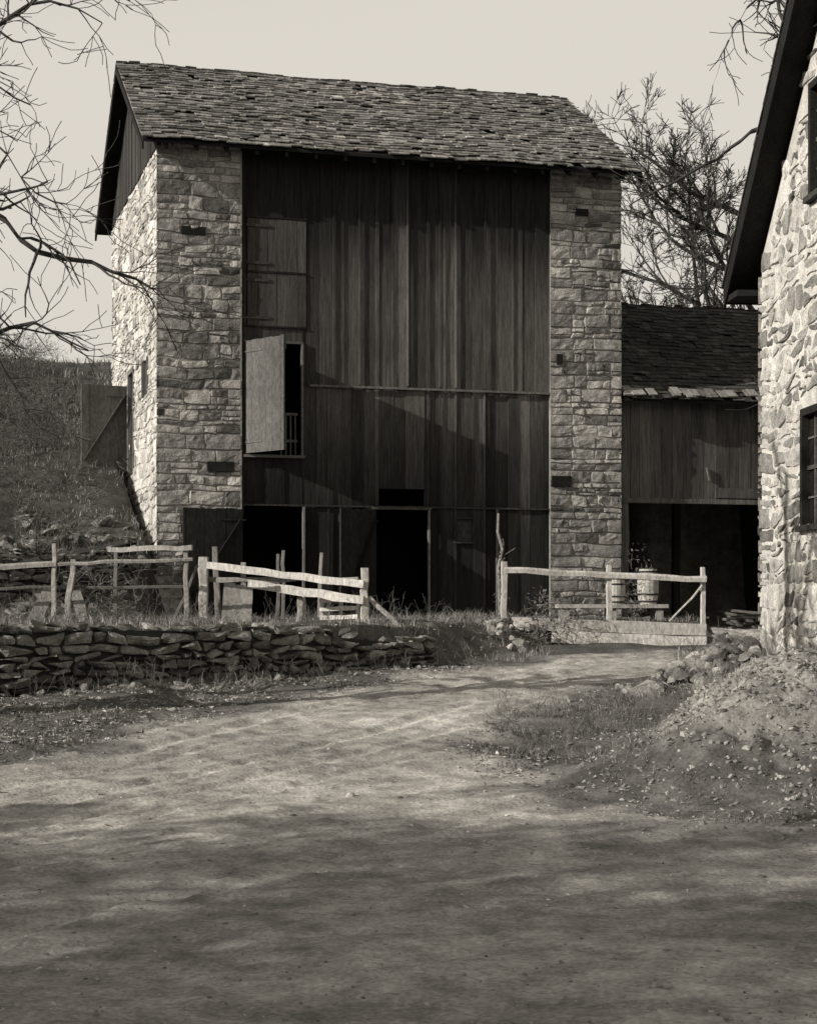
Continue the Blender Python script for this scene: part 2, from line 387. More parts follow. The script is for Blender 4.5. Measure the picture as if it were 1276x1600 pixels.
for seg in ((1.0, 5.74, .10, 0), (5.74, 10.12, .085, 1)):
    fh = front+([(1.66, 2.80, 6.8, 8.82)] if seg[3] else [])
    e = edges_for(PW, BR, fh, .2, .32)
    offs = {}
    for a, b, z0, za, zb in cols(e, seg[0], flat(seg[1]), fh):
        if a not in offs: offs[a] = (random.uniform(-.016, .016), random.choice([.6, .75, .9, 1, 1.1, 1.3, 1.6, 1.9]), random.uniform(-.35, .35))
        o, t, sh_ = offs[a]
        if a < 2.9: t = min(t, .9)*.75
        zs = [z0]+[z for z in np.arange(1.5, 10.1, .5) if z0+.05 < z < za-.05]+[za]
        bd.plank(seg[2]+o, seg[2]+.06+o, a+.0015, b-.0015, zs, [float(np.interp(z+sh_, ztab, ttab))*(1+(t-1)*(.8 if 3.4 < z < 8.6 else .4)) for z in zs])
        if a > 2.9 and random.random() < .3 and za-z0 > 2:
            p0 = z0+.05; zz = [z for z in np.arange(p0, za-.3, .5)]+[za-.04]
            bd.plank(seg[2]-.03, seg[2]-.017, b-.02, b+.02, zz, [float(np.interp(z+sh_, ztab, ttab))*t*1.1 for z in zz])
bd.box(2.85, BR, .035, .07, 5.72, 5.76, 2.0)
bd.box(PW, BR, .05, .084, 3.49, 3.52, .7)
for z0, z1 in ((6.82, 7.79), (7.83, 8.80)):
    x = 1.68
    while x < 2.77:
        w = min(random.uniform(.16, .22), 2.79-x); bd.box(x, x+w-.004, .075+random.uniform(-.004, .004), .13, z0, z1, random.choice([.8, .95, 1.1])); x += w
    for zz in (z0+.12, z1-.16): bd.box(1.66, 2.1, .055, .068, zz, zz+.05, .7)
for zz in (6.79, 7.795, 8.81): bd.box(1.6, 2.80, .06, .083, zz, zz+.025, .3)
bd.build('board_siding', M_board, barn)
fr = MB()
fr.box(1.535, 1.565, .0, .09, 3.3, 10.0, .7); fr.box(1.566, 1.61, .02, .09, 3.3, 10.0, .06)
fr.box(2.69, 2.73, .04, .09, 4.4, 6.52, .5); fr.box(1.6, 2.73, .04, .09, 6.5, 6.54, .3); fr.box(1.6, 2.75, .0, .09, 4.38, 4.43, .5)
fr.box(2.72, 2.76, .04, .12, 1.3, 3.48, .5); fr.box(4.05, 4.115, .04, .12, 1.3, 3.45, .07); fr.box(5.145, 5.18, .04, .12, 1.3, 3.45, .5)
fr.box(4.05, 5.2, .03, .12, 3.455, 3.50, .22)
fr.box(5.66, 5.69, .06, .1, 2.83, 3.33, .1); fr.box(6.03, 6.06, .06, .1, 2.83, 3.33, .1); fr.box(5.69, 6.03, .06, .1, 3.3, 3.33, .1); fr.box(5.66, 6.06, .04, .1, 2.83, 2.86, .16)
fr.box(5.69, 6.03, .13, .15, 2.86, 3.3, .16)
fr.box(6.5, 6.54, .05, .09, 1.3, 3.49, .3)
for k in range(4): fr.box(2.36+k*.09, 2.385+k*.09, .35, .38, 4.45, 5.25, .7)
fr.box(1.7, 2.68, .33, .36, 5.2, 5.25, .7); fr.box(1.7, 2.68, .34, .37, 4.7, 4.75, .7)
fr.build('frames_and_slats', M_wood, barn)
dk = MB()
dk.box(.92, 1.42, -.035, .03, 4.1, 4.28, .9); dk.box(7.6, 8.0, -.035, .03, 3.95, 4.15, .9); dk.box(8.1, 8.35, -.03, .03, 9.2, 9.33, .9)
dk.box(.45, .9, -.02, .03, 8.42, 8.56, .9); dk.box(7.7, 7.82, -.02, .03, 6.3, 6.5, .9)
tp = 2.56/4.2
def rz_(y): return 10.0+tp*(min(y, 7.5-y)+.45)
RX0, RX1 = -.32, 9.33
for s in (0, 1):
    y0, y1 = (-.42, 3.75) if s == 0 else (7.92, 3.75)
    za, zb = rz_(y0)-.015, 12.545
    dk.hexa([(RX0+.02, y0, za-.06), (RX1-.02, y0, za-.06), (RX1-.02, y1, zb-.06), (RX0+.02, y1, zb-.06), (RX0+.02, y0, za), (RX1-.02, y0, za), (RX1-.02, y1, zb), (RX0+.02, y1, zb)], .8)
    for xx in (RX0+.0, RX1-.045):
        dk.hexa([(xx, y0, za-.2), (xx+.04, y0, za-.2), (xx+.04, y1, zb-.2), (xx, y1, zb-.2), (xx, y0, za-.065), (xx+.04, y0, za-.065), (xx+.04, y1, zb-.065), (xx, y1, zb-.065)], 1.0)
for k in range(17):
    xx = .1+k*.55; dk.hexa([(xx, -.38, rz_(-.38)-.19), (xx+.06, -.38, rz_(-.38)-.19), (xx+.06, .4, rz_(.4)-.19), (xx, .4, rz_(.4)-.19), (xx, -.38, rz_(-.38)-.08), (xx+.06, -.38, rz_(-.38)-.08), (xx+.06, .4, rz_(.4)-.08), (xx, .4, rz_(.4)-.08)], .8)
dk.box(PW, BR, .02, .08, 10.02, 10.12, .8)
dk.build('roof_timbers', M_trim, barn)
gb_ = MB()
for xx in (.0, W-.09):
    for a, b, z0, za, zb in cols(edges_for(.0, DP, [], .2, .32, extra=(3.75,)), 10.0, lambda y: rz_(y)-.09, []):
        o = random.uniform(-.01, .01); gb_.put('y', xx+o, xx+.08+o, a+.003, b-.003, z0, za, zb, random.uniform(.45, .8))
gb_.build('gable_boards', M_board, barn)
sg = MB()
sl = math.hypot(2.56, 4.2); S = np.array((0, 4.2/sl, 2.56/sl)); Nn = np.array((0, -2.56/sl, 4.2/sl))
shingles(sg, (RX0, -.45, 10.0), (1, 0, 0), S, Nn, RX1-RX0, sl, ex=.165, wr=(.09, .26), raggedy=1, tone=(.5, 1.45), curl=.015, miss=.03)
S2 = S*(1, -1, 1); N2 = Nn*(1, -1, 1)
shingles(sg, (RX0, 7.95, 10.0), (1, 0, 0), S2, N2, RX1-RX0, sl, ex=.2, wr=(.15, .3))
sg.build('shingle_roof', M_shingle, barn)
def leaf(name, hinge, ang, w, z0, z1, sgn, tone, mat=M_wood, brace=False):
    m = MB(); x = 0
    while x < w-.02:
        ww = min(random.uniform(.15, .24), w-x); m.box(sgn*x if sgn > 0 else -(x+ww)+.004, (x+ww-.004) if sgn > 0 else -x, -.018+random.uniform(-.003, .003), .018, z0, z1+random.uniform(-.01, .01), tone*random.uniform(.88, 1.12)); x += ww
    for zz in (z0+.15, z1-.25):
        m.box(min(0, sgn*w), max(0, sgn*w), .02, .045, zz, zz+.12, tone*.9)
        m.box(min(-.06*sgn, sgn*.45), max(-.06*sgn, sgn*.45), -.03, -.022, zz+.03, zz+.06, tone*1.1)
    if brace: m.beam((sgn*.05, -.035, z1-.2), (sgn*(w-.05), -.035, z0+.15), .025, .1, tone*.5, 2, 0, rnd=False)
    o = m.build(name, mat, barn); o.location = hinge; o.rotation_euler = (0, 0, ang); return o
leaf('hay_shutter', (1.66, .02, 0), -math.radians(60), 1.04, 4.45, 6.52, 1, .30)
leaf('lower_half_door', (1.56, -.08, 0), math.radians(6), 1.12, 1.5, 3.42, -1, .07, brace=True)
leaf('stable_door', (4.1, .0, 0), math.radians(35), 1.0, 1.42, 3.43, -1, .07, brace=True)
leaf('bank_door', (-.02, 4.4, 0), math.radians(8), .95, 4.45, 6.15, -1, .36, brace=True)
sf = MB()
sf.box(-.01, .06, 3.5, 3.56, 4.3, 6.4, .5); sf.box(-.01, .06, 4.34, 4.4, 4.3, 6.4, .5); sf.box(-.01, .06, 3.5, 4.4, 6.35, 6.45, .5)
sf.box(-.01, .3, 1.36, 1.42, 5.65, 6.35, .4); sf.box(-.01, .3, 2.08, 2.14, 5.65, 6.35, .4); sf.box(.1, .13, 1.42, 2.08, 5.65, 6.35, .2)
sf.build('side_frames', M_wood, barn)
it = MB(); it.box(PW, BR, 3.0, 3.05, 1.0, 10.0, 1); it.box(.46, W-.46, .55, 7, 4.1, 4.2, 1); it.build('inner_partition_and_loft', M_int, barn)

# ------------------------------------------------------------------ SHED
shed = empty('wagon_shed', (-4.565, 32.515, 0), TH)
s0, s1 = 9.10, 14.6; w0 = .35; rid = 3.75; ze, zr = 5.72, 8.2
m = MB(); e = edges_for(s0+.02, s1, [], .18, .28)
for a, b, z0, za, zb in cols(e, 3.78, flat(5.75), []): m.put('x', w0+random.uniform(-.008, .008), w0+.05, a+.003, b-.003, z0+random.uniform(-.02, .02), za, zb, random.choice([.9, 1.1, 1.3, 1.6]))
for a, b, z0, za, zb in cols(edges_for(w0+.06, 7.2, [], .2, .3, extra=(rid,)), 1.0, lambda y: zr-.1-(abs(y-rid)*(zr-ze)/(rid-w0+.35)), []): m.put('y', s1, s1+.05, a+.003, b-.003, z0, za, zb, random.uniform(.8, 1.2))
m.box(s0, s1, 7.2, 7.26, 1, 5.8, .3); m.box(s0+.01, s1, w0-.03, w0+.12, 3.68, 3.775, 1.6)
m.beam((s0+.17, w0+.08, 1.0), (s0+.17, w0+.08, 3.68), .16, .16, 1.6, 4, .005, rnd=False)
m.beam((s1-.1, w0+.08, 1.0), (s1-.1, w0+.08, 3.68), .16, .16, 1.6, 4, .005, rnd=False)
m.beam((11.8, 3.6, 1.0), (11.8, 3.6, 6), .16, .16, .5, 4, .005, rnd=False)
m.box(11.2, 13.5, w0-.03, w0-.012, 3.8, 4.0, 1.1); m.beam((11.0, w0-.04, 4.4), (11.05, w0-.04, 4.15), .03, .05, 2, 2, 0)
m.build('shed_boards', M_board, shed)
sg = MB(); sr = zr-ze; sd = rid-w0+.35; sl2 = math.hypot(sr, sd)
S = np.array((0, sd/sl2, sr/sl2)); Nn = np.array((0, -sr/sl2, sd/sl2))
shingles(sg, (s0-.02, w0-.35, ze), (1, 0, 0), S, Nn, s1-s0+.3, sl2, ex=.17, wr=(.14, .28), tone=(.22, .45), curl=.012)
for i in range(50):
    a = s0+random.random()*(s1-s0)
    q0 = np.array((s0-.02, w0-.35, ze))+np.array((1, 0, 0))*(a-s0)+S*random.uniform(-.1, .06)+Nn*(.05+.001*i)
    sg.hexa([q0+np.array((1, 0, 0))*x+S*y+Nn*z for x, y, z in ((0, 0, 0), (.18, .02, 0), (.18, .3, 0), (0, .3, 0), (0, 0, .02), (.18, .02, .02), (.18, .3, .01), (0, .3, .01))], random.uniform(.8, 1.5))
shingles(sg, (s0-.02, 2*rid-w0+.35, ze), (1, 0, 0), S*(1, -1, 1), Nn*(1, -1, 1), s1-s0+.3, sl2, ex=.25, wr=(.2, .3), tone=(.4, .6))
sg.build('shed_shingles', M_shingle, shed)
m = MB()
for sgn in (0, 1):
    y0 = w0-.33 if not sgn else 2*rid-w0+.33
    m.hexa([(s0-.01, y0, ze-.07), (s1+.25, y0, ze-.07), (s1+.25, rid, zr-.08), (s0-.01, rid, zr-.08), (s0-.01, y0, ze-.012), (s1+.25, y0, ze-.012), (s1+.25, rid, zr-.02), (s0-.01, rid, zr-.02)], 1)
m.box(s0, s1, 7.1, 7.15, 1, 6, .4)
m.build('shed_roof_deck', M_trim, shed)

# ------------------------------------------------------------------ HOUSE
house = empty('stone_house', (4.69, 24.0, 0), math.radians(4.4))
HL = 7.0; HX = 9.0; HE = 6.0; hp = .93
def hr(y): return HE+hp*(min(.6-y, y+HL+.6))
wins = [(-2.85, -1.88, 2.59, 4.05), (-5.1, -4.15, 2.59, 4.05), (-3.05, -2.22, 6.57, 7.97), (-4.8, -3.95, 6.57, 7.97)]
m = MB()
for a, b, z0, za, zb in cols(edges_for(-HL+.03, -.03, wins, extra=(-3.5,)), -.2, lambda y: hr(y)-.3, wins): m.put('y', .03, .45, a, b, z0, za, zb)
m.box(.45, HX, -.45, -.03, -.2, 6.2); m.box(.45, HX, -HL+.03, -HL+.45, -.2, 6.2)
for a, b, z0, za, zb in cols(edges_for(-HL+.04, -.04, [], extra=(-3.5,)), -.2, lambda y: hr(y)-.3, []): m.put('y', HX, HX+.3, a, b, z0, za, zb)
m.build('wall_core', M_mortar2, house)
m = MB()
hh = [(-h[1]-.03, -h[0]-.03, h[2], h[3]) for h in wins]
hk = dict(rh=(.14, .34), rw=(.16, .55), gap=.024, D=.018, warp=.10, kr=.13, rough=.02, tone=(.5, 1.4), tilt=.009, split=.5)
stones(m, (.03, -.03, 0), (0, -1, 0), (0, 0, 1), (-1, 0, 0), HL-.06, 10, holes=hh, vmax=lambda u: hr(-u)-.32, seed=5, **hk)
stones(m, (0, -HL+.03, 0), (1, 0, 0), (0, 0, 1), (0, -1, 0), HX, 6, seed=6, **hk)
stones(m, (HX, -.03, 0), (-1, 0, 0), (0, 0, 1), (0, 1, 0), HX, 6, seed=8, **hk)
m.build('stonework', M_stone2, house)
m = MB(); g = MB()
for a, b, z0, z1 in wins:
    m.box(-.01, .12, a, a+.09, z0, z1, 1); m.box(-.01, .12, b-.09, b, z0, z1, 1); m.box(-.01, .12, a+.09, b-.09, z1-.09, z1, 1)
    m.box(-.06, .12, a-.05, b+.05, z0-.05, z0+.02, 2.0)
    zc = (z0+z1)/2; m.box(.06, .11, a+.09, b-.09, zc-.025, zc+.025, 4)
    for k in (1, 2): yy = a+.09+(b-a-.18)*k/3; m.box(.07, .105, yy-.011, yy+.011, z0+.02, z1-.09, 6)
    for q in (.25, .75): zz = z0+(z1-z0)*q; m.box(.07, .105, a+.09, b-.09, zz-.011, zz+.011, 6)
    g.box(.09, .1, a+.08, b-.08, z0+.02, z1-.08)
m.build('window_frames', M_trim, house); g.build('window_panes', M_glass, house)
m = MB(); ox = -.30
for sgn in (1, -1):
    ye = .6 if sgn == 1 else -HL-.6; yr = -3.5; za = HE; zb = HE+hp*4.1
    for x0, x1, d0, d1, t in ((ox, HX+.6, -.16, -.03, .8), (ox-.03, ox, -.3, -.0, .7)):
        m.hexa([(x0, ye, za+d0), (x1, ye, za+d0), (x1, yr, zb+d0), (x0, yr, zb+d0), (x0, ye, za+d1), (x1, ye, za+d1), (x1, yr, zb+d1), (x0, yr, zb+d1)], t)
m.box(ox, 9.3, .0, .56, HE-.22, HE-.14, .9); m.box(ox, 9.3, .56, .6, HE-.24, HE-.02, .9)
m.build('roof_timbers', M_trim, house)
sg = MB(); hs_ = math.hypot(1, hp); Sx = np.array((0, -1/hs_, hp/hs_)); Nx = np.array((0, hp/hs_, 1/hs_))
for sgn in (1, -1):
    f = np.array((1, sgn, 1)); e0 = (ox-.05, .62 if sgn == 1 else -HL-.62, HE)
    shingles(sg, e0, (1, 0, 0), Sx*f, Nx*f, HX+.9, 4.1*hs_, ex=.2, wr=(.12, .26), tone=(.3, .7))
sg.build('shingle_roof', M_shingle, house)

# ------------------------------------------------------------------ retaining wall
m = MB(); bk = MB()
wp = [(-12, 17.8), (-4.6, 20), (-1.7, 21.7), (0.3, 23.5)]
tops = [1.42, 1.41, 1.38, 1.16]
for k in range(3):
    a = np.array(wp[k]); b = np.array(wp[k+1]); d = b-a; Lw = np.linalg.norm(d); d /= Lw; nn = np.array((d[1], -d[0]))
    zb0 = .3
    stones(m, (*(a+nn*.02), zb0), (d[0], d[1], 0), (0, 0, 1), (nn[0], nn[1], 0), Lw, max(tops[k], tops[k+1])-zb0, rh=(.07, .16), rw=(.12, .45), gap=.010, D=.10, warp=.05, kr=.11, rough=.055, tilt=.022,
           tone=(.45, 1.4), seed=20+k, full=(False, False), quoin=False, vmax=lambda u, k=k, Lw=Lw, zb0=zb0: tops[k]+(tops[k+1]-tops[k])*u/Lw-zb0+.06*math.sin(u*3))
    c = a+nn*.02; e2 = b+nn*.02; c2 = a-nn*.35; e3 = b-nn*.35
    bk.hexa([(*c, 0), (*e2, 0), (*e3, 0), (*c2, 0), (*c, tops[k]-.06), (*e2, tops[k+1]-.06), (*e3, tops[k+1]-.06), (*c2, tops[k]-.06)], 1)
rw_ = empty('stone_retaining_wall'); m.build('wall_face', M_drystone, rw_); bk.build('wall_fill', M_dark, rw_)
m = MB(); bk = MB()
for (a, b, t0, t1) in (((-10.5, 29.0), (-7.2, 29.6), 2.1, 2.4), ((-7.2, 29.6), (-4.75, 31.3), 2.35, 2.95)):
    a = np.array(a); b = np.array(b); d = b-a; Lw = np.linalg.norm(d); d /= Lw; nn = np.array((d[1], -d[0]))
    stones(m, (*a, 1.2), (d[0], d[1], 0), (0, 0, 1), (nn[0], nn[1], 0), Lw, max(t0, t1)-1.2, rh=(.09, .2), rw=(.15, .5), gap=.012, D=.12, warp=.07, kr=.14, rough=.08, tilt=.03, tone=(.4, 1.1), seed=44, full=(False, False), quoin=False,
           vmax=lambda u: t0+(t1-t0)*u/Lw-1.2+.18*math.sin(u*2.3))
    c2 = a-nn*.5; e3 = b-nn*.5
    bk.hexa([(*a, 1), (*b, 1), (*e3, 1), (*c2, 1), (*a, t0-.2), (*b, t1-.2), (*e3, t1-.15), (*c2, t0-.15)], 1)
ow = empty('old_stone_wall'); m.build('wall_face', M_drystone, ow); bk.build('wall_fill', M_dark, ow)
import bmesh
bm = bmesh.new(); bmesh.ops.create_icosphere(bm, subdivisions=2, radius=1); IV = np.array([v.co[:] for v in bm.verts]); IF = np.array([[v.index for v in f.verts] for f in bm.faces]); bm.free()
bm = bmesh.new(); bmesh.ops.create_icosphere(bm, subdivisions=1, radius=1); IV1 = np.array([v.co[:] for v in bm.verts]); IF1 = np.array([[v.index for v in f.verts] for f in bm.faces]); bm.free()
def rock(mb, p, s, tone=1.0, fine=True, sq=.45):
    V0, F = (IV, IF) if fine else (IV1, IF1)
    if fine:
        q = V0.copy()
        for _ in range(10):
            n = norm(R.normal(0, 1, 3)); c = R.uniform(.35, .75); dd = q@n; q = q-np.outer(np.maximum(dd-c, 0), n)
        q = q*1.3
    else: q = V0*R.uniform(.6, 1.2, (len(V0), 1))
    A = np.linalg.qr(R.normal(size=(3, 3)))[0]*.35+np.eye(3); q = (q*np.array(s))@A.T
    mb.add(q+np.array(p), None, F, tone)
m = MB()
for k in range(3):
    a = np.array(wp[k]); b = np.array(wp[k+1]); L_ = np.linalg.norm(b-a); n = int(L_/.2)
    for i in range(n):
        t = (i+random.random()*.8)/n; c = a+(b-a)*t; z = tops[k]+(tops[k+1]-tops[k])*t
        rock(m, (c[0], c[1]+.06+random.uniform(-.08, .12), z+random.uniform(-.08, -.01)), (random.uniform(.07, .2), random.uniform(.08, .18), random.uniform(.03, .06)), random.uniform(.5, 1.3))
for _ in range(80):
    x = random.uniform(-7, 1.0); y = float(wally(x))-random.uniform(.1, .9)
    s = random.uniform(.03, .09); rock(m, (x, y, hz(x, y)+s*.1), (s*1.3, s, s*.5), random.uniform(.5, 1.5))
m.build('wall_cap_stones', M_drystone, rw_)
m = MB()
for _ in range(260):
    rr = abs(random.gauss(0, .55)); an = random.random()*6.28; x = 3.45+rr*math.cos(an)*1.1; y = 19.4+rr*math.sin(an)*.8
    s = random.choice([.05, .07, .09, .12])*random.uniform(.8, 1.2); h = max(0, .38-rr*.45)*random.random()
    rock(m, (x, y, hz(x, y)+h+s*.1), (s*1.3, s, s*.7), random.uniform(.35, 1.4))
for _ in range(30):
    x = random.uniform(3.9, 4.9); y = random.uniform(20, 23.5); s = random.uniform(.04, .12); rock(m, (min(x, 4.6), y, hz(x, y)+s*.2), (s*1.2, s, s*.6), random.uniform(.5, 1.3))
m.build('rock_pile', M_rock)
m = MB()
for _ in range(160):
    x = random.uniform(-7.2, -4.5); y = random.uniform(28.8, 33.5); s = random.uniform(.04, .18); rock(m, (x, y, hz(x, y)), (s*1.5, s, s*.6), random.uniform(.3, 1.1))
for _ in range(30):
    x = random.uniform(1.0, 1.7); y = random.uniform(25.8, 27); s = random.uniform(.04, .11); rock(m, (x, y, hz(x, y)+s*.3), (s*1.3, s, s*.7), random.uniform(.8, 1.6))
m.build('loose_rubble', M_rock)
m = MB(); n = 4600
yy = 6+R.random(n)**1.6*17; xx = R.uniform(-1, 1, n)*(.25*yy+1); zz = H(xx, yy)
for i in range(n):
    s = random.choice([.003, .004, .005, .007, .009, .013])*random.uniform(.7, 1.3)*(1 if i % 60 else 2.6)
    rock(m, (xx[i], yy[i], zz[i]), (s*1.3, s, s*.6), random.uniform(.7, 2.2), i % 60 == 0)
n = 1800; xx = R.normal(3.0, .8, n); yy = R.normal(14, 1.3, n); zz = H(xx, yy)
for i in range(n):
    s = random.uniform(.006, .032); rock(m, (xx[i], yy[i], zz[i]), (s*1.3, s, s*.7), random.uniform(.6, 1.5), False)
m.build('gravel', M_rock)

# ------------------------------------------------------------------ fences
fn = MB()
def post(x, y, zt, w=.13, tone=1., lean=(0, 0), mb=None):
    (mb or fn).beam((x, y, hz(x, y)-.2), (x+lean[0], y+lean[1], zt), w, w, tone, 6, .008, .92)
post(-2.97, 26, 2.34, .15, 1.2); post(-.61, 25, 2.16, .12, 1.1); post(-2.38, 25.9, 2.26, .08, .9); post(-2.78, 26.3, 2.5, .09, .6, (-.06, 0))
post(-1.55, 25.6, 1.75, .09, 1.0); post(-1.38, 27.5, 2.45, .06, .8, (.05, 0)); post(-1.95, 28, 2.5, .06, .5); post(-2.05, 28.2, 2.45, .06, .5)
fn.beam((-2.9, 25.88, 2.22), (-.62, 24.9, 1.93), .04, .10, 1.3, 8, .01, rnd=False); fn.beam((-2.3, 25.8, 1.95), (-.62, 24.88, 1.71), .04, .12, 1.2, 8, .01, rnd=False)
fn.beam((-2.95, 26.1, 2.02), (-.7, 25.1, 2.0), .05, .07, .6, 8, .01)
fn.beam((-.55, 25.0, 1.75), (-.12, 24.9, 1.32), .06, .07, 1.0, 4, .01)
for k in range(3): fn.beam((-2.62+.15*k, 25.66-.02*k, 1.30), (-2.56+.13*k, 25.72-.02*k, 1.96-.03*k), .145, .03, .65+.12*k, 4, .004, rnd=False)
fn.build('rail_fence', M_wood)
g = MB()
for z in (1.46, 1.58, 1.70): g.beam((-1.27, 25.6, z), (-.72, 25.4, z+.02), .025, .06, 1.7, 3, .004, rnd=False)
for x in (-1.25, -.98, -.74): g.beam((x, 25.63, 1.33), (x+.02, 25.6, 1.76), .05, .03, 1.5, 3, .004, rnd=False)
g.beam((-1.25, 25.66, 1.36), (-1.1, 25.66, 1.75), .05, .03, 1.6, 3, .004, rnd=False)
g.build('slatted_gate', M_wood)
fn = MB()
post(-4.94, 25, 2.5, .07, 1.0); post(-4.8, 25, 2.28, .09, .9, (.13, 0)); post(-3.08, 25, 2.44, .07, .9, (-.03, 0)); post(-4.16, 25.5, 2.4, .06, .6); post(-6.6, 25, 2.3, .1, 1); post(-8.4, 25, 2.3, .1, 1)
fn.beam((-8.6, 24.95, 2.15), (-4.9, 24.95, 2.22), .05, .08, .8, 10, .015); fn.beam((-4.95, 24.95, 2.2), (-3.0, 24.95, 2.28), .04, .05, .7, 8, .012)
fn.beam((-4.25, 25.4, 2.43), (-3.0, 24.9, 2.44), .04, .07, .8, 6, .008, rnd=False); fn.beam((-8.6, 25.05, 1.85), (-3.1, 25.05, 1.9), .03, .04, .3, 10, .02)
fn.beam((-3.3, 25.1, 1.4), (-2.95, 25.1, 2.2), .04, .04, .5, 4, .01); fn.beam((-5.3, 25.3, 1.35), (-5.05, 25.3, 1.9), .2, .03, .6, 4, .01, rnd=False); fn.beam((-5.0, 25.3, 1.35), (-5.25, 25.35, 1.85), .12, .03, .5, 4, .01, rnd=False); fn.beam((-4.55, 25.3, 1.35), (-4.72, 25.3, 1.85), .16, .03, .7, 4, .01, rnd=False)
fn.build('wooden_fence', M_wood)
fn = MB()
post(1.44, 27, 2.3, .11, 1.1); post(3.03, 27.1, 2.25, .095, 1.2); post(4.46, 27.2, 2.22, .08, 1.3)
fn.beam((1.44, 26.91, 2.17), (4.5, 27.1, 2.04), .05, .09, 1.3, 10, .01)
fn.beam((2.15, 26.96, 1.17), (4.5, 27.11, 1.07), .04, .19, 1.8, 6, .004, rnd=False); fn.beam((1.55, 26.98, 1.37), (4.5, 27.14, 1.27), .04, .18, 1.3, 6, .004, rnd=False)
fn.beam((4.44, 27.1, 1.95), (4.0, 27.5, 1.4), .03, .03, 1, 3, .01)
fn.build('plank_fence', M_wood)
o = []; pts = [np.array((1.40, 27.12, 1.1)), np.array((1.36, 27.12, 2.2)), np.array((1.42, 27.12, 2.5)), np.array((1.35, 27.12, 2.75)), np.array((1.36, 27.12, 3.03))]
o.append((np.array(pts), [.035, .032, .03, .025, .02])); grow(o, pts[1], norm(np.array((.1, 0, 1.))), .3, .012, 4, 5); m = MB(); tubes(m, o, 3.0); m.build('crooked_pole', M_bark)
m = MB(); m.box(2.4, 4.15, 28.6, 29.4, 1.60, 1.66, 1.0)
for x in (2.45, 3.2, 3.95): m.box(x, x+.12, 28.65, 28.77, 1.2, 1.6, .8); m.box(x, x+.12, 29.2, 29.32, 1.2, 1.6, .8)
m.build('plank_bench', M_wood)
def barrel(x, y, z, r, h):
    root = empty('wooden_barrel', (x, y, z)); m = MB(); n = 16
    hs2 = np.linspace(0, 1, 9)
    for k in range(n):
        a0 = 2*math.pi*k/n+.012; a1 = 2*math.pi*(k+1)/n-.012; V = []
        for t in hs2:
            rr = r*(.80+.2*math.sin(math.pi*t)**.8)
            for a, q in ((a0, rr), (a1, rr), (a1, rr-.02), (a0, rr-.02)): V.append((q*math.cos(a), q*math.sin(a), t*h))
        Q = []
        for i in range(8):
            for jj in range(4): Q.append([i*4+jj, i*4+(jj+1) % 4, (i+1)*4+(jj+1) % 4, (i+1)*4+jj])
        Q += [[0, 1, 2, 3], [32, 33, 34, 35]]; m.add(V, Q, None, random.uniform(1.1, 1.5))
    an = np.arange(n)*2*math.pi/n; rr = r*.8-.01
    V = [(0, 0, h-.03)]+[(rr*math.cos(a), rr*math.sin(a), h-.03) for a in an]; m.add(V, None, [[0, 1+k, 1+(k+1) % n] for k in range(n)], 1.1)
    m.build('staves', M_wood, root)
    m = MB()
    for t in (.08, .28, .72, .92):
        rr = r*(.80+.2*math.sin(math.pi*t)**.8)+.006; V = []
        for a in np.arange(24)*2*math.pi/24:
            V += [(rr*math.cos(a), rr*math.sin(a), t*h-.014), (rr*math.cos(a), rr*math.sin(a), t*h+.014)]
        m.add(V, [[2*k, 2*((k+1) % 24), 2*((k+1) % 24)+1, 2*k+1] for k in range(24)], None, 1.5)
    m.build('hoops', M_trim, root)
barrel(3.87, 29, 1.66, .175, .57); barrel(3.36, 29.05, 1.66, .15, .45)
m = MB()
for i in range(12):
    x = random.uniform(5.9, 7.4); m.beam((x, 34.6+random.random(), 1.2+i*.03), (x+random.uniform(-.6, 1.2), 36+random.random(), 1.25+i*.03), .1, .05, random.uniform(.15, .4), 4, .01)
m.build('lumber_stack', M_wood)

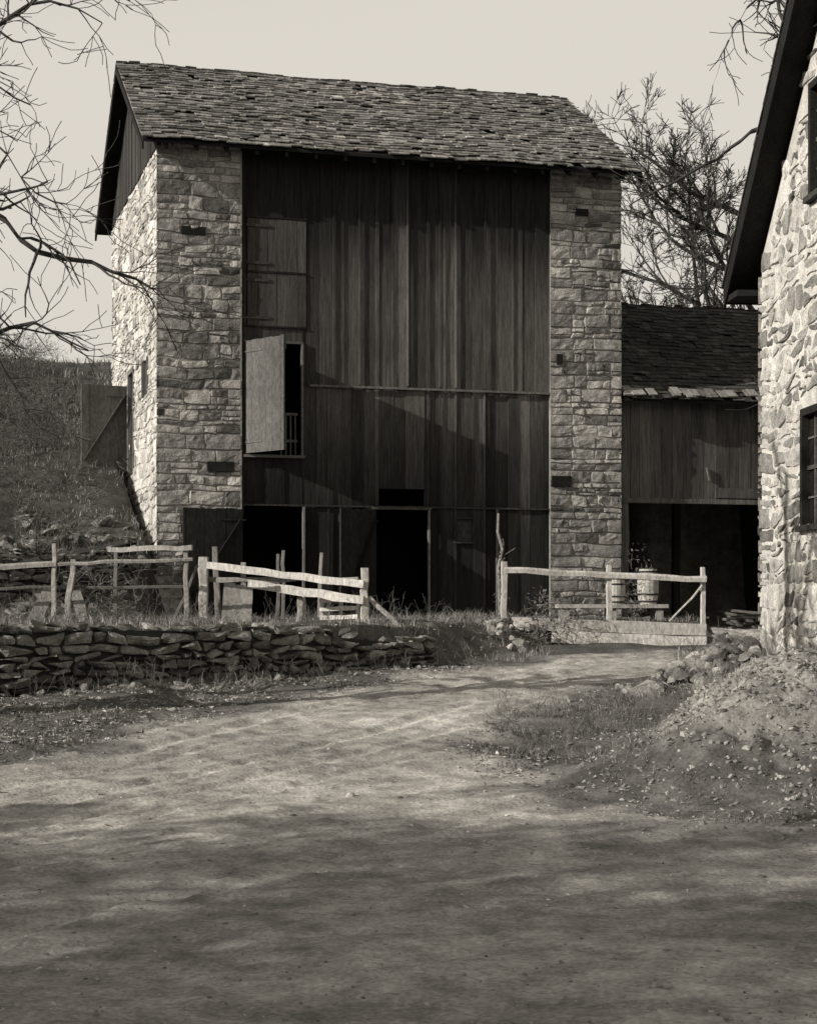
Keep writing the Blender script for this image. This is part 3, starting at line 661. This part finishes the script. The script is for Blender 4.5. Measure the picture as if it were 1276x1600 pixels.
# ------------------------------------------------------------------ trees
def tree_obj(name, lines, tone=1.0, loc=(0, 0, 0)):
    m = MB(); tubes(m, lines, tone); return m.build(name, M_bark, None, True)
A = lambda *q: np.array(q, float)
o = []
limb(o, [A(-6.4, 16.6, 0), A(-6.3, 16.7, 1.5), A(-6.1, 16.8, 3.2), A(-6.2, 17, 5.5), A(-6.0, 17.2, 8.5)], .24, .08, 2.2, 2, 4, (9, 10), .03)
kw = dict(up=-.008, spread=.8, jit=.2, minr=.0042)
for way, r0, r1, sub, kids in [
    ([A(-6.2, 17, 4.6), A(-5, 17, 5.25), A(-4.0, 17, 5.4), A(-3.5, 17, 4.98), A(-3.0, 17, 4.88), A(-2.45, 17.1, 4.65)], .075, .012, .9, (28, 30)),
    ([A(-6.2, 17, 5.6), A(-5, 16.8, 6.6), A(-4.1, 16.9, 7.0), A(-3.4, 17, 7.35), A(-2.9, 17, 7.15)], .055, .01, .8, (24, 26)),
    ([A(-6.1, 17, 3.4), A(-5, 17.2, 4.1), A(-4.1, 17.3, 4.2), A(-3.6, 17.3, 4.35), A(-3.1, 17.4, 4.1)], .055, .01, .75, (26, 28)),
    ([A(-5.2, 17, 4.6), A(-4.3, 16.8, 4.6), A(-3.85, 16.7, 4.0), A(-3.6, 16.7, 3.55), A(-3.3, 16.7, 3.4)], .045, .008, .5, (14, 15)),
    ([A(-5.8, 17, 5.1), A(-4.6, 17.3, 6.3), A(-4.0, 17.3, 6.1), A(-3.6, 17.3, 5.6), A(-3.3, 17.3, 5.5)], .04, .008, .75, (28, 30)),
    ([A(-6.2, 17, 6.4), A(-5, 17.1, 7.2), A(-4.1, 17.1, 6.7), A(-3.6, 17.1, 6.4)], .04, .008, .7, (22, 24)),
    ([A(-6.2, 17, 6.9), A(-5, 17.3, 7.6), A(-3.9, 17.3, 7.75), A(-2.7, 17.4, 7.5)], .04, .008, .8, (18, 20))]:
    limb(o, way, r0, r1, sub, 3, 5, kids, k2=(3, 5), **kw)
tree_obj('bare_tree', o)
o = []
limb(o, [A(7.6, 29.6, 1), A(7.5, 29.6, 4), A(7.3, 29.6, 8), A(7.0, 29.6, 12.5)], .26, .1, 2.2, 2, 5, (6, 7), .03, minr=.007, sl=.25)
for way, r0, sub, kids in [
    ([A(7.4, 29.6, 7.6), A(6.6, 29.7, 9.3), A(6.0, 29.8, 9.65), A(4.95, 29.9, 9.0), A(3.7, 30, 8.35)], .08, .8, (12, 14)),
    ([A(7.1, 29.6, 9.5), A(6.75, 29.6, 11.0), A(6.35, 29.5, 11.6), A(5.8, 29.5, 11.7), A(5.35, 29.5, 11.1), A(5.0, 29.5, 10.2)], .08, .7, (12, 14)),
    ([A(7.2, 29.6, 9), A(6.5, 29.6, 10.4), A(6.1, 29.5, 11.4), A(5.9, 29.4, 12.6)], .06, .7, (8, 9))]:
    limb(o, way, r0, .016, sub, 3, 5, kids, up=0, minr=.007, jit=.2, k2=(2, 4), sl=.16)
tree_obj('bare_tree', o)
o = []; grow(o, A(9.3, 46, 2.0), A(-.03, 0, 1.), 8.0, .24, 1, 5, .04, .1, (7, 8), .75, (.35, .55), .009, .3)
for k in range(9): grow(o, A(9.1, 46, 4.6+k*.85), norm(A(-.9, 0, .62)), 4.0, .08, 2, 5, .04, .12, (8, 10), .7, (.3, .5), .009, .3)
tree_obj('bare_tree', o, .9)
o = []; grow(o, A(0, 0, 0), A(0, 0, 1.), 7.0, .26, 1, 5, .03, .09, (8, 8), .95, (.45, .6), .009, .3)
for k in range(5): grow(o, A(0, 0, 2.2+k*.8), norm(A(math.cos(k*1.7), math.sin(k*1.7), .5)), 3.0, .1, 2, 5, .03, .14, (6, 6), .9, (.45, .65), .009, .3)
m = MB(); tubes(m, o)
tips = np.array([p[-1] for p, rr_ in o if rr_[0] < .02]); sel = tips[(fbm(tips[:, 0]*.9, tips[:, 1]*.9, tips[:, 2]*.9, 2) > .54)]
kk = min(len(sel), 1900); sel = sel[R.choice(len(sel), kk, False)]
c = sel+R.normal(0, .06, (kk, 3)); a = R.normal(0, .085, (kk, 3)); b = R.normal(0, .085, (kk, 3)); ix = np.arange(kk)*4
m.add(np.stack([c-a, c+b, c+a, c-b], 1).reshape(-1, 3), np.stack([ix, ix+1, ix+2, ix+3], -1), None, 1.8)
wt = m.build('oak_tree', M_bark, None, False)
wt.location = (-10.5, 1.2, 0)
for k, (x, y, s) in enumerate([(-15.5, -.6, 1.15), (-6.0, 3.2, .5), (-13.2, 3.0, .62), (-12, -3.5, 1.1), (-12.6, 6.9, .45)]):
    c = wt.copy(); c.location = (x, y, -.1); c.rotation_euler = (0, 0, k*1.3+.5); c.scale = (s, s, s); bpy.context.collection.objects.link(c)

# ------------------------------------------------------------------ grasses, weeds, leaves
def blades(mb, n, sampler, h=(.06, .2), w=.006, tone=(.5, 1.4)):
    x, y = sampler(n); n = len(x); z = H(x, y)
    hh = R.uniform(h[0], h[1], n)*R.uniform(.4, 1, n)*(.5+1.0*fbm(x*1.3, y*1.3, 44., 2)); a = R.uniform(0, 2*math.pi, n); ln = R.normal(0, .55, (n, 2))*hh[:, None]
    ww = w*R.uniform(.6, 1.4, n); dx = np.cos(a)*ww; dy = np.sin(a)*ww
    V = np.stack([np.stack([x-dx, y-dy, z-.02], -1), np.stack([x+dx, y+dy, z-.02], -1),
                  np.stack([x+dx*.6+ln[:, 0]*.3, y+dy*.6+ln[:, 1]*.3, z+hh*.6], -1), np.stack([x-dx*.6+ln[:, 0]*.3, y-dy*.6+ln[:, 1]*.3, z+hh*.6], -1),
                  np.stack([x+ln[:, 0], y+ln[:, 1], z+hh*.95], -1)], 1).reshape(-1, 3)
    b = np.arange(n)*5; mb.add(V, np.stack([b, b+1, b+2, b+3], -1), np.stack([b+3, b+2, b+4], -1), np.repeat(R.uniform(tone[0], tone[1], n), 5))
def area(x0, x1, y0, y1, cond, clump=.45):
    def f(n):
        x = R.uniform(x0, x1, n*3); y = R.uniform(y0, y1, n*3)
        k = cond(x, y) & (fbm(x*1.6, y*1.6, 31., 3) > clump+R.normal(0, .06, n*3)); return x[k][:n], y[k][:n]
    return f
def offroad(x, y, mrg=.0):
    l, r = roadedge(y); return np.minimum(x-l, r-x) < -mrg+.15*R.normal(size=x.shape)
gm = MB()
blades(gm, 5500, area(-7, 1.2, 14, 23.5, lambda x, y: offroad(x, y) & (y < wally(x)-.05), .52), (.03, .10), .005, (.3, 1.3))
blades(gm, 2200, area(-7, 1.2, 17, 23.5, lambda x, y: (y > wally(x)-.5) & (y < wally(x)-.02), .45), (.1, .3), .004, (.5, 1.8))
blades(gm, 12000, area(-9, 1.8, 19, 30, lambda x, y: (y > wally(x)+.05), .38), (.05, .2), .005, (.4, 1.7))
blades(gm, 18000, area(-16, -4.5, 29.5, 45, lambda x, y: (x < -4.6-.28*np.maximum(0, y-32.5)), .5), (.05, .22), .009, (.3, 1.7))
blades(gm, 7000, area(-24, -7, 42, 58, lambda x, y: x > -99, .47), (.1, .3), .016, (.3, 1.5))
blades(gm, 4500, area(.5, 3.4, 14.2, 21, lambda x, y: offroad(x, y) & (moundf(x, y) < .35), .52), (.03, .12), .0045, (.3, 1.2))
blades(gm, 2000, area(1.2, 6, 10.5, 18, lambda x, y: offroad(x, y), .58), (.03, .10), .004, (.5, 1.7))
blades(gm, 3500, area(3.2, 4.75, 17, 24, lambda x, y: offroad(x, y), .42), (.1, .45), .004, (.6, 1.9))
blades(gm, 2000, area(.4, 4.6, 24.2, 29, lambda x, y: offroad(x, y, .1) & ((x < 2.0) | (y > 27.3)), .45), (.05, .18), .005, (.6, 1.6))
gm.build('dry_grass', M_grass)
wl = []
def weeds(n, fx, h=(.2, .6)):
    for _ in range(n):
        x, y = fx(); z0 = hz(x, y)
        for q in range(random.randint(2, 5)):
            grow(wl, np.array((x+random.gauss(0, .04), y+random.gauss(0, .04), z0-.02)), norm(A(random.gauss(0, .35), random.gauss(0, .35), 1)), random.uniform(*h), .003, 4, 5, 0, .16, (2, 5), .6, (.3, .5), .0016, .08)
def wf(x0, x1, d0, d1):
    def f():
        x = random.uniform(x0, x1); return x, float(wally(x))+random.uniform(d0, d1)
    return f
weeds(70, wf(-6, .8, -.8, -.1), (.12, .35)); weeds(70, wf(-6, .5, .1, 4), (.15, .45))
weeds(55, lambda: (random.uniform(.9, 2.7), random.uniform(14.6, 18.5)), (.12, .4)); weeds(60, lambda: (random.uniform(3.0, 4.6), random.uniform(17.0, 23)), (.2, .6))
weeds(22, lambda: (random.uniform(1.8, 4), random.uniform(12.0, 15)), (.08, .25))
m = MB(); tubes(m, wl, 1.8); m.build('dry_weeds', M_bark)
wl = []
for _ in range(260):
    y = random.uniform(29.5, 54); x = random.uniform(-6-.25*y+2, -5.2-.28*max(0, y-32.5)); z0 = hz(x, y)
    for q in range(5): grow(wl, np.array((x, y, z0-.05)), norm(A(random.gauss(0, .6), random.gauss(0, .6), 1)), random.uniform(.3, 1.1), .008, 3, 5, 0, .22, (3, 4), .75, (.4, .6), .004, .2)
m = MB(); tubes(m, wl, 1.5); m.build('hillside_brush', M_bark)
def vine(name, cx, cy, z0, z1, rad, n):
    w = []
    for _ in range(n):
        p = A(cx+random.gauss(0, rad*.4), cy+random.gauss(0, rad*.3), random.uniform(z0, z0+(z1-z0)*.7))
        grow(w, p, norm(R.normal(0, 1, 3)+A(0, 0, .5)), rad*1.6, .005, 3, 5, -.02, .45, (2, 4), .9, (.4, .7), .0025, .08)
    m = MB(); tubes(m, w, 2.6)
    for _ in range(n*5):
        c = A(cx+random.gauss(0, rad*.6), cy+random.gauss(0, rad*.4), random.uniform(z0, z1)); a, b = R.normal(0, .02, 3), R.normal(0, .02, 3)
        m.add([c, c+a, c+a+b, c+b], [[0, 1, 2, 3]], None, random.uniform(1.2, 3.2))
    m.build(name, M_bark)
vine('dry_vine', 2.05, 26.8, .95, 1.9, .26, 34); vine('dry_vine', 3.55, 27.9, 1.45, 2.6, .15, 22); vine('dry_vine', 1.4, 27.05, 1.4, 2.5, .07, 8)
vine('dry_vine', -4.2, 25.4, 1.4, 2.1, .4, 22)
def leaves(mb, n, sampler, s=.025):
    x, y = sampler(n); n = len(x); z = H(x, y)+.008
    c = np.stack([x, y, z], -1); a = R.normal(0, 1, (n, 3))*np.array((1, 1, .35))*s*R.uniform(.5, 1.2, (n, 1)); b = R.normal(0, 1, (n, 3))*np.array((1, 1, .35))*s*R.uniform(.5, 1.2, (n, 1))
    V = np.stack([c-a*.5, c+b*.5+(0, 0, .006), c+a*.5, c-b*.5+(0, 0, .01)], 1).reshape(-1, 3); k = np.arange(n)*4
    mb.add(V, np.stack([k, k+1, k+2, k+3], -1), None, np.repeat(R.uniform(.4, 1.9, n), 4))
lm = MB()
leaves(lm, 9000, area(-7, 1.2, 14, 23.2, lambda x, y: offroad(x, y, -.1) & (y < wally(x)), .35), .032)
leaves(lm, 4500, area(.3, 4.5, 11, 22, lambda x, y: offroad(x, y, -.1), .4), .024); leaves(lm, 3500, area(-9, 1.5, 19, 31, lambda x, y: y > wally(x), .3), .035)
leaves(lm, 700, area(-4, 4, 6, 22, lambda x, y: x > -99, .4), .015)
lm.build('fallen_leaves', M_leaf)

# ------------------------------------------------------------------ light and camera
d = A(-.886, -.463, 0); el = math.radians(23)
to = norm(norm(d)*math.cos(el)+A(0, 0, math.sin(el)))
sun = bpy.data.lights.new('sun', 'SUN'); sun.energy = 5.0; sun.angle = math.radians(.5); sun.color = (1.0, .95, .88)
so = bpy.data.objects.new('sun', sun); bpy.context.collection.objects.link(so); so.location = (-30, -15, 30)
from mathutils import Vector
so.rotation_euler = Vector(to).to_track_quat('Z', 'Y').to_euler()
w = bpy.data.worlds.new('World'); bpy.context.scene.world = w; w.use_nodes = True
N = w.node_tree.nodes; L = w.node_tree.links; bg = N['Background']; bg.inputs['Strength'].default_value = .15
sk = N.new('ShaderNodeTexSky'); sk.sky_type = 'NISHITA'; sk.sun_disc = False; sk.sun_elevation = el
sk.sun_rotation = math.atan2(to[0], to[1]); sk.dust_density = 2.0; sk.air_density = 1.0
bw = N.new('ShaderNodeRGBToBW'); L.new(sk.outputs[0], bw.inputs[0])
dv = N.new('ShaderNodeMath'); dv.operation = 'DIVIDE'; dv.inputs[1].default_value = 1.9; L.new(bw.outputs[0], dv.inputs[0])
pw = N.new('ShaderNodeMath'); pw.operation = 'POWER'; pw.inputs[1].default_value = 3.1; L.new(dv.outputs[0], pw.inputs[0])
gn = N.new('ShaderNodeMath'); gn.operation = 'MULTIPLY'; gn.inputs[1].default_value = 3.3; L.new(pw.outputs[0], gn.inputs[0])
cl = N.new('ShaderNodeMath'); cl.operation = 'SMOOTH_MIN'; cl.inputs[1].default_value = 4.5; cl.inputs[2].default_value = 1.6; L.new(gn.outputs[0], cl.inputs[0])
vm = N.new('ShaderNodeVectorMath'); vm.operation = 'SCALE'; vm.inputs[0].default_value = LIGHT
L.new(cl.outputs[0], vm.inputs['Scale']); L.new(vm.outputs[0], bg.inputs['Color'])
cam = bpy.data.cameras.new('camera'); cam.lens = 63; cam.sensor_width = 36; cam.shift_y = 150/1600; cam.clip_end = 2000
co = bpy.data.objects.new('camera', cam); co.location = (0, 0, 1.6); co.rotation_euler = (math.radians(90), 0, 0)
bpy.context.collection.objects.link(co); bpy.context.scene.camera = co
sc = bpy.context.scene; sc.view_settings.view_transform = 'Standard'; sc.view_settings.look = 'None'; sc.view_settings.exposure = 0
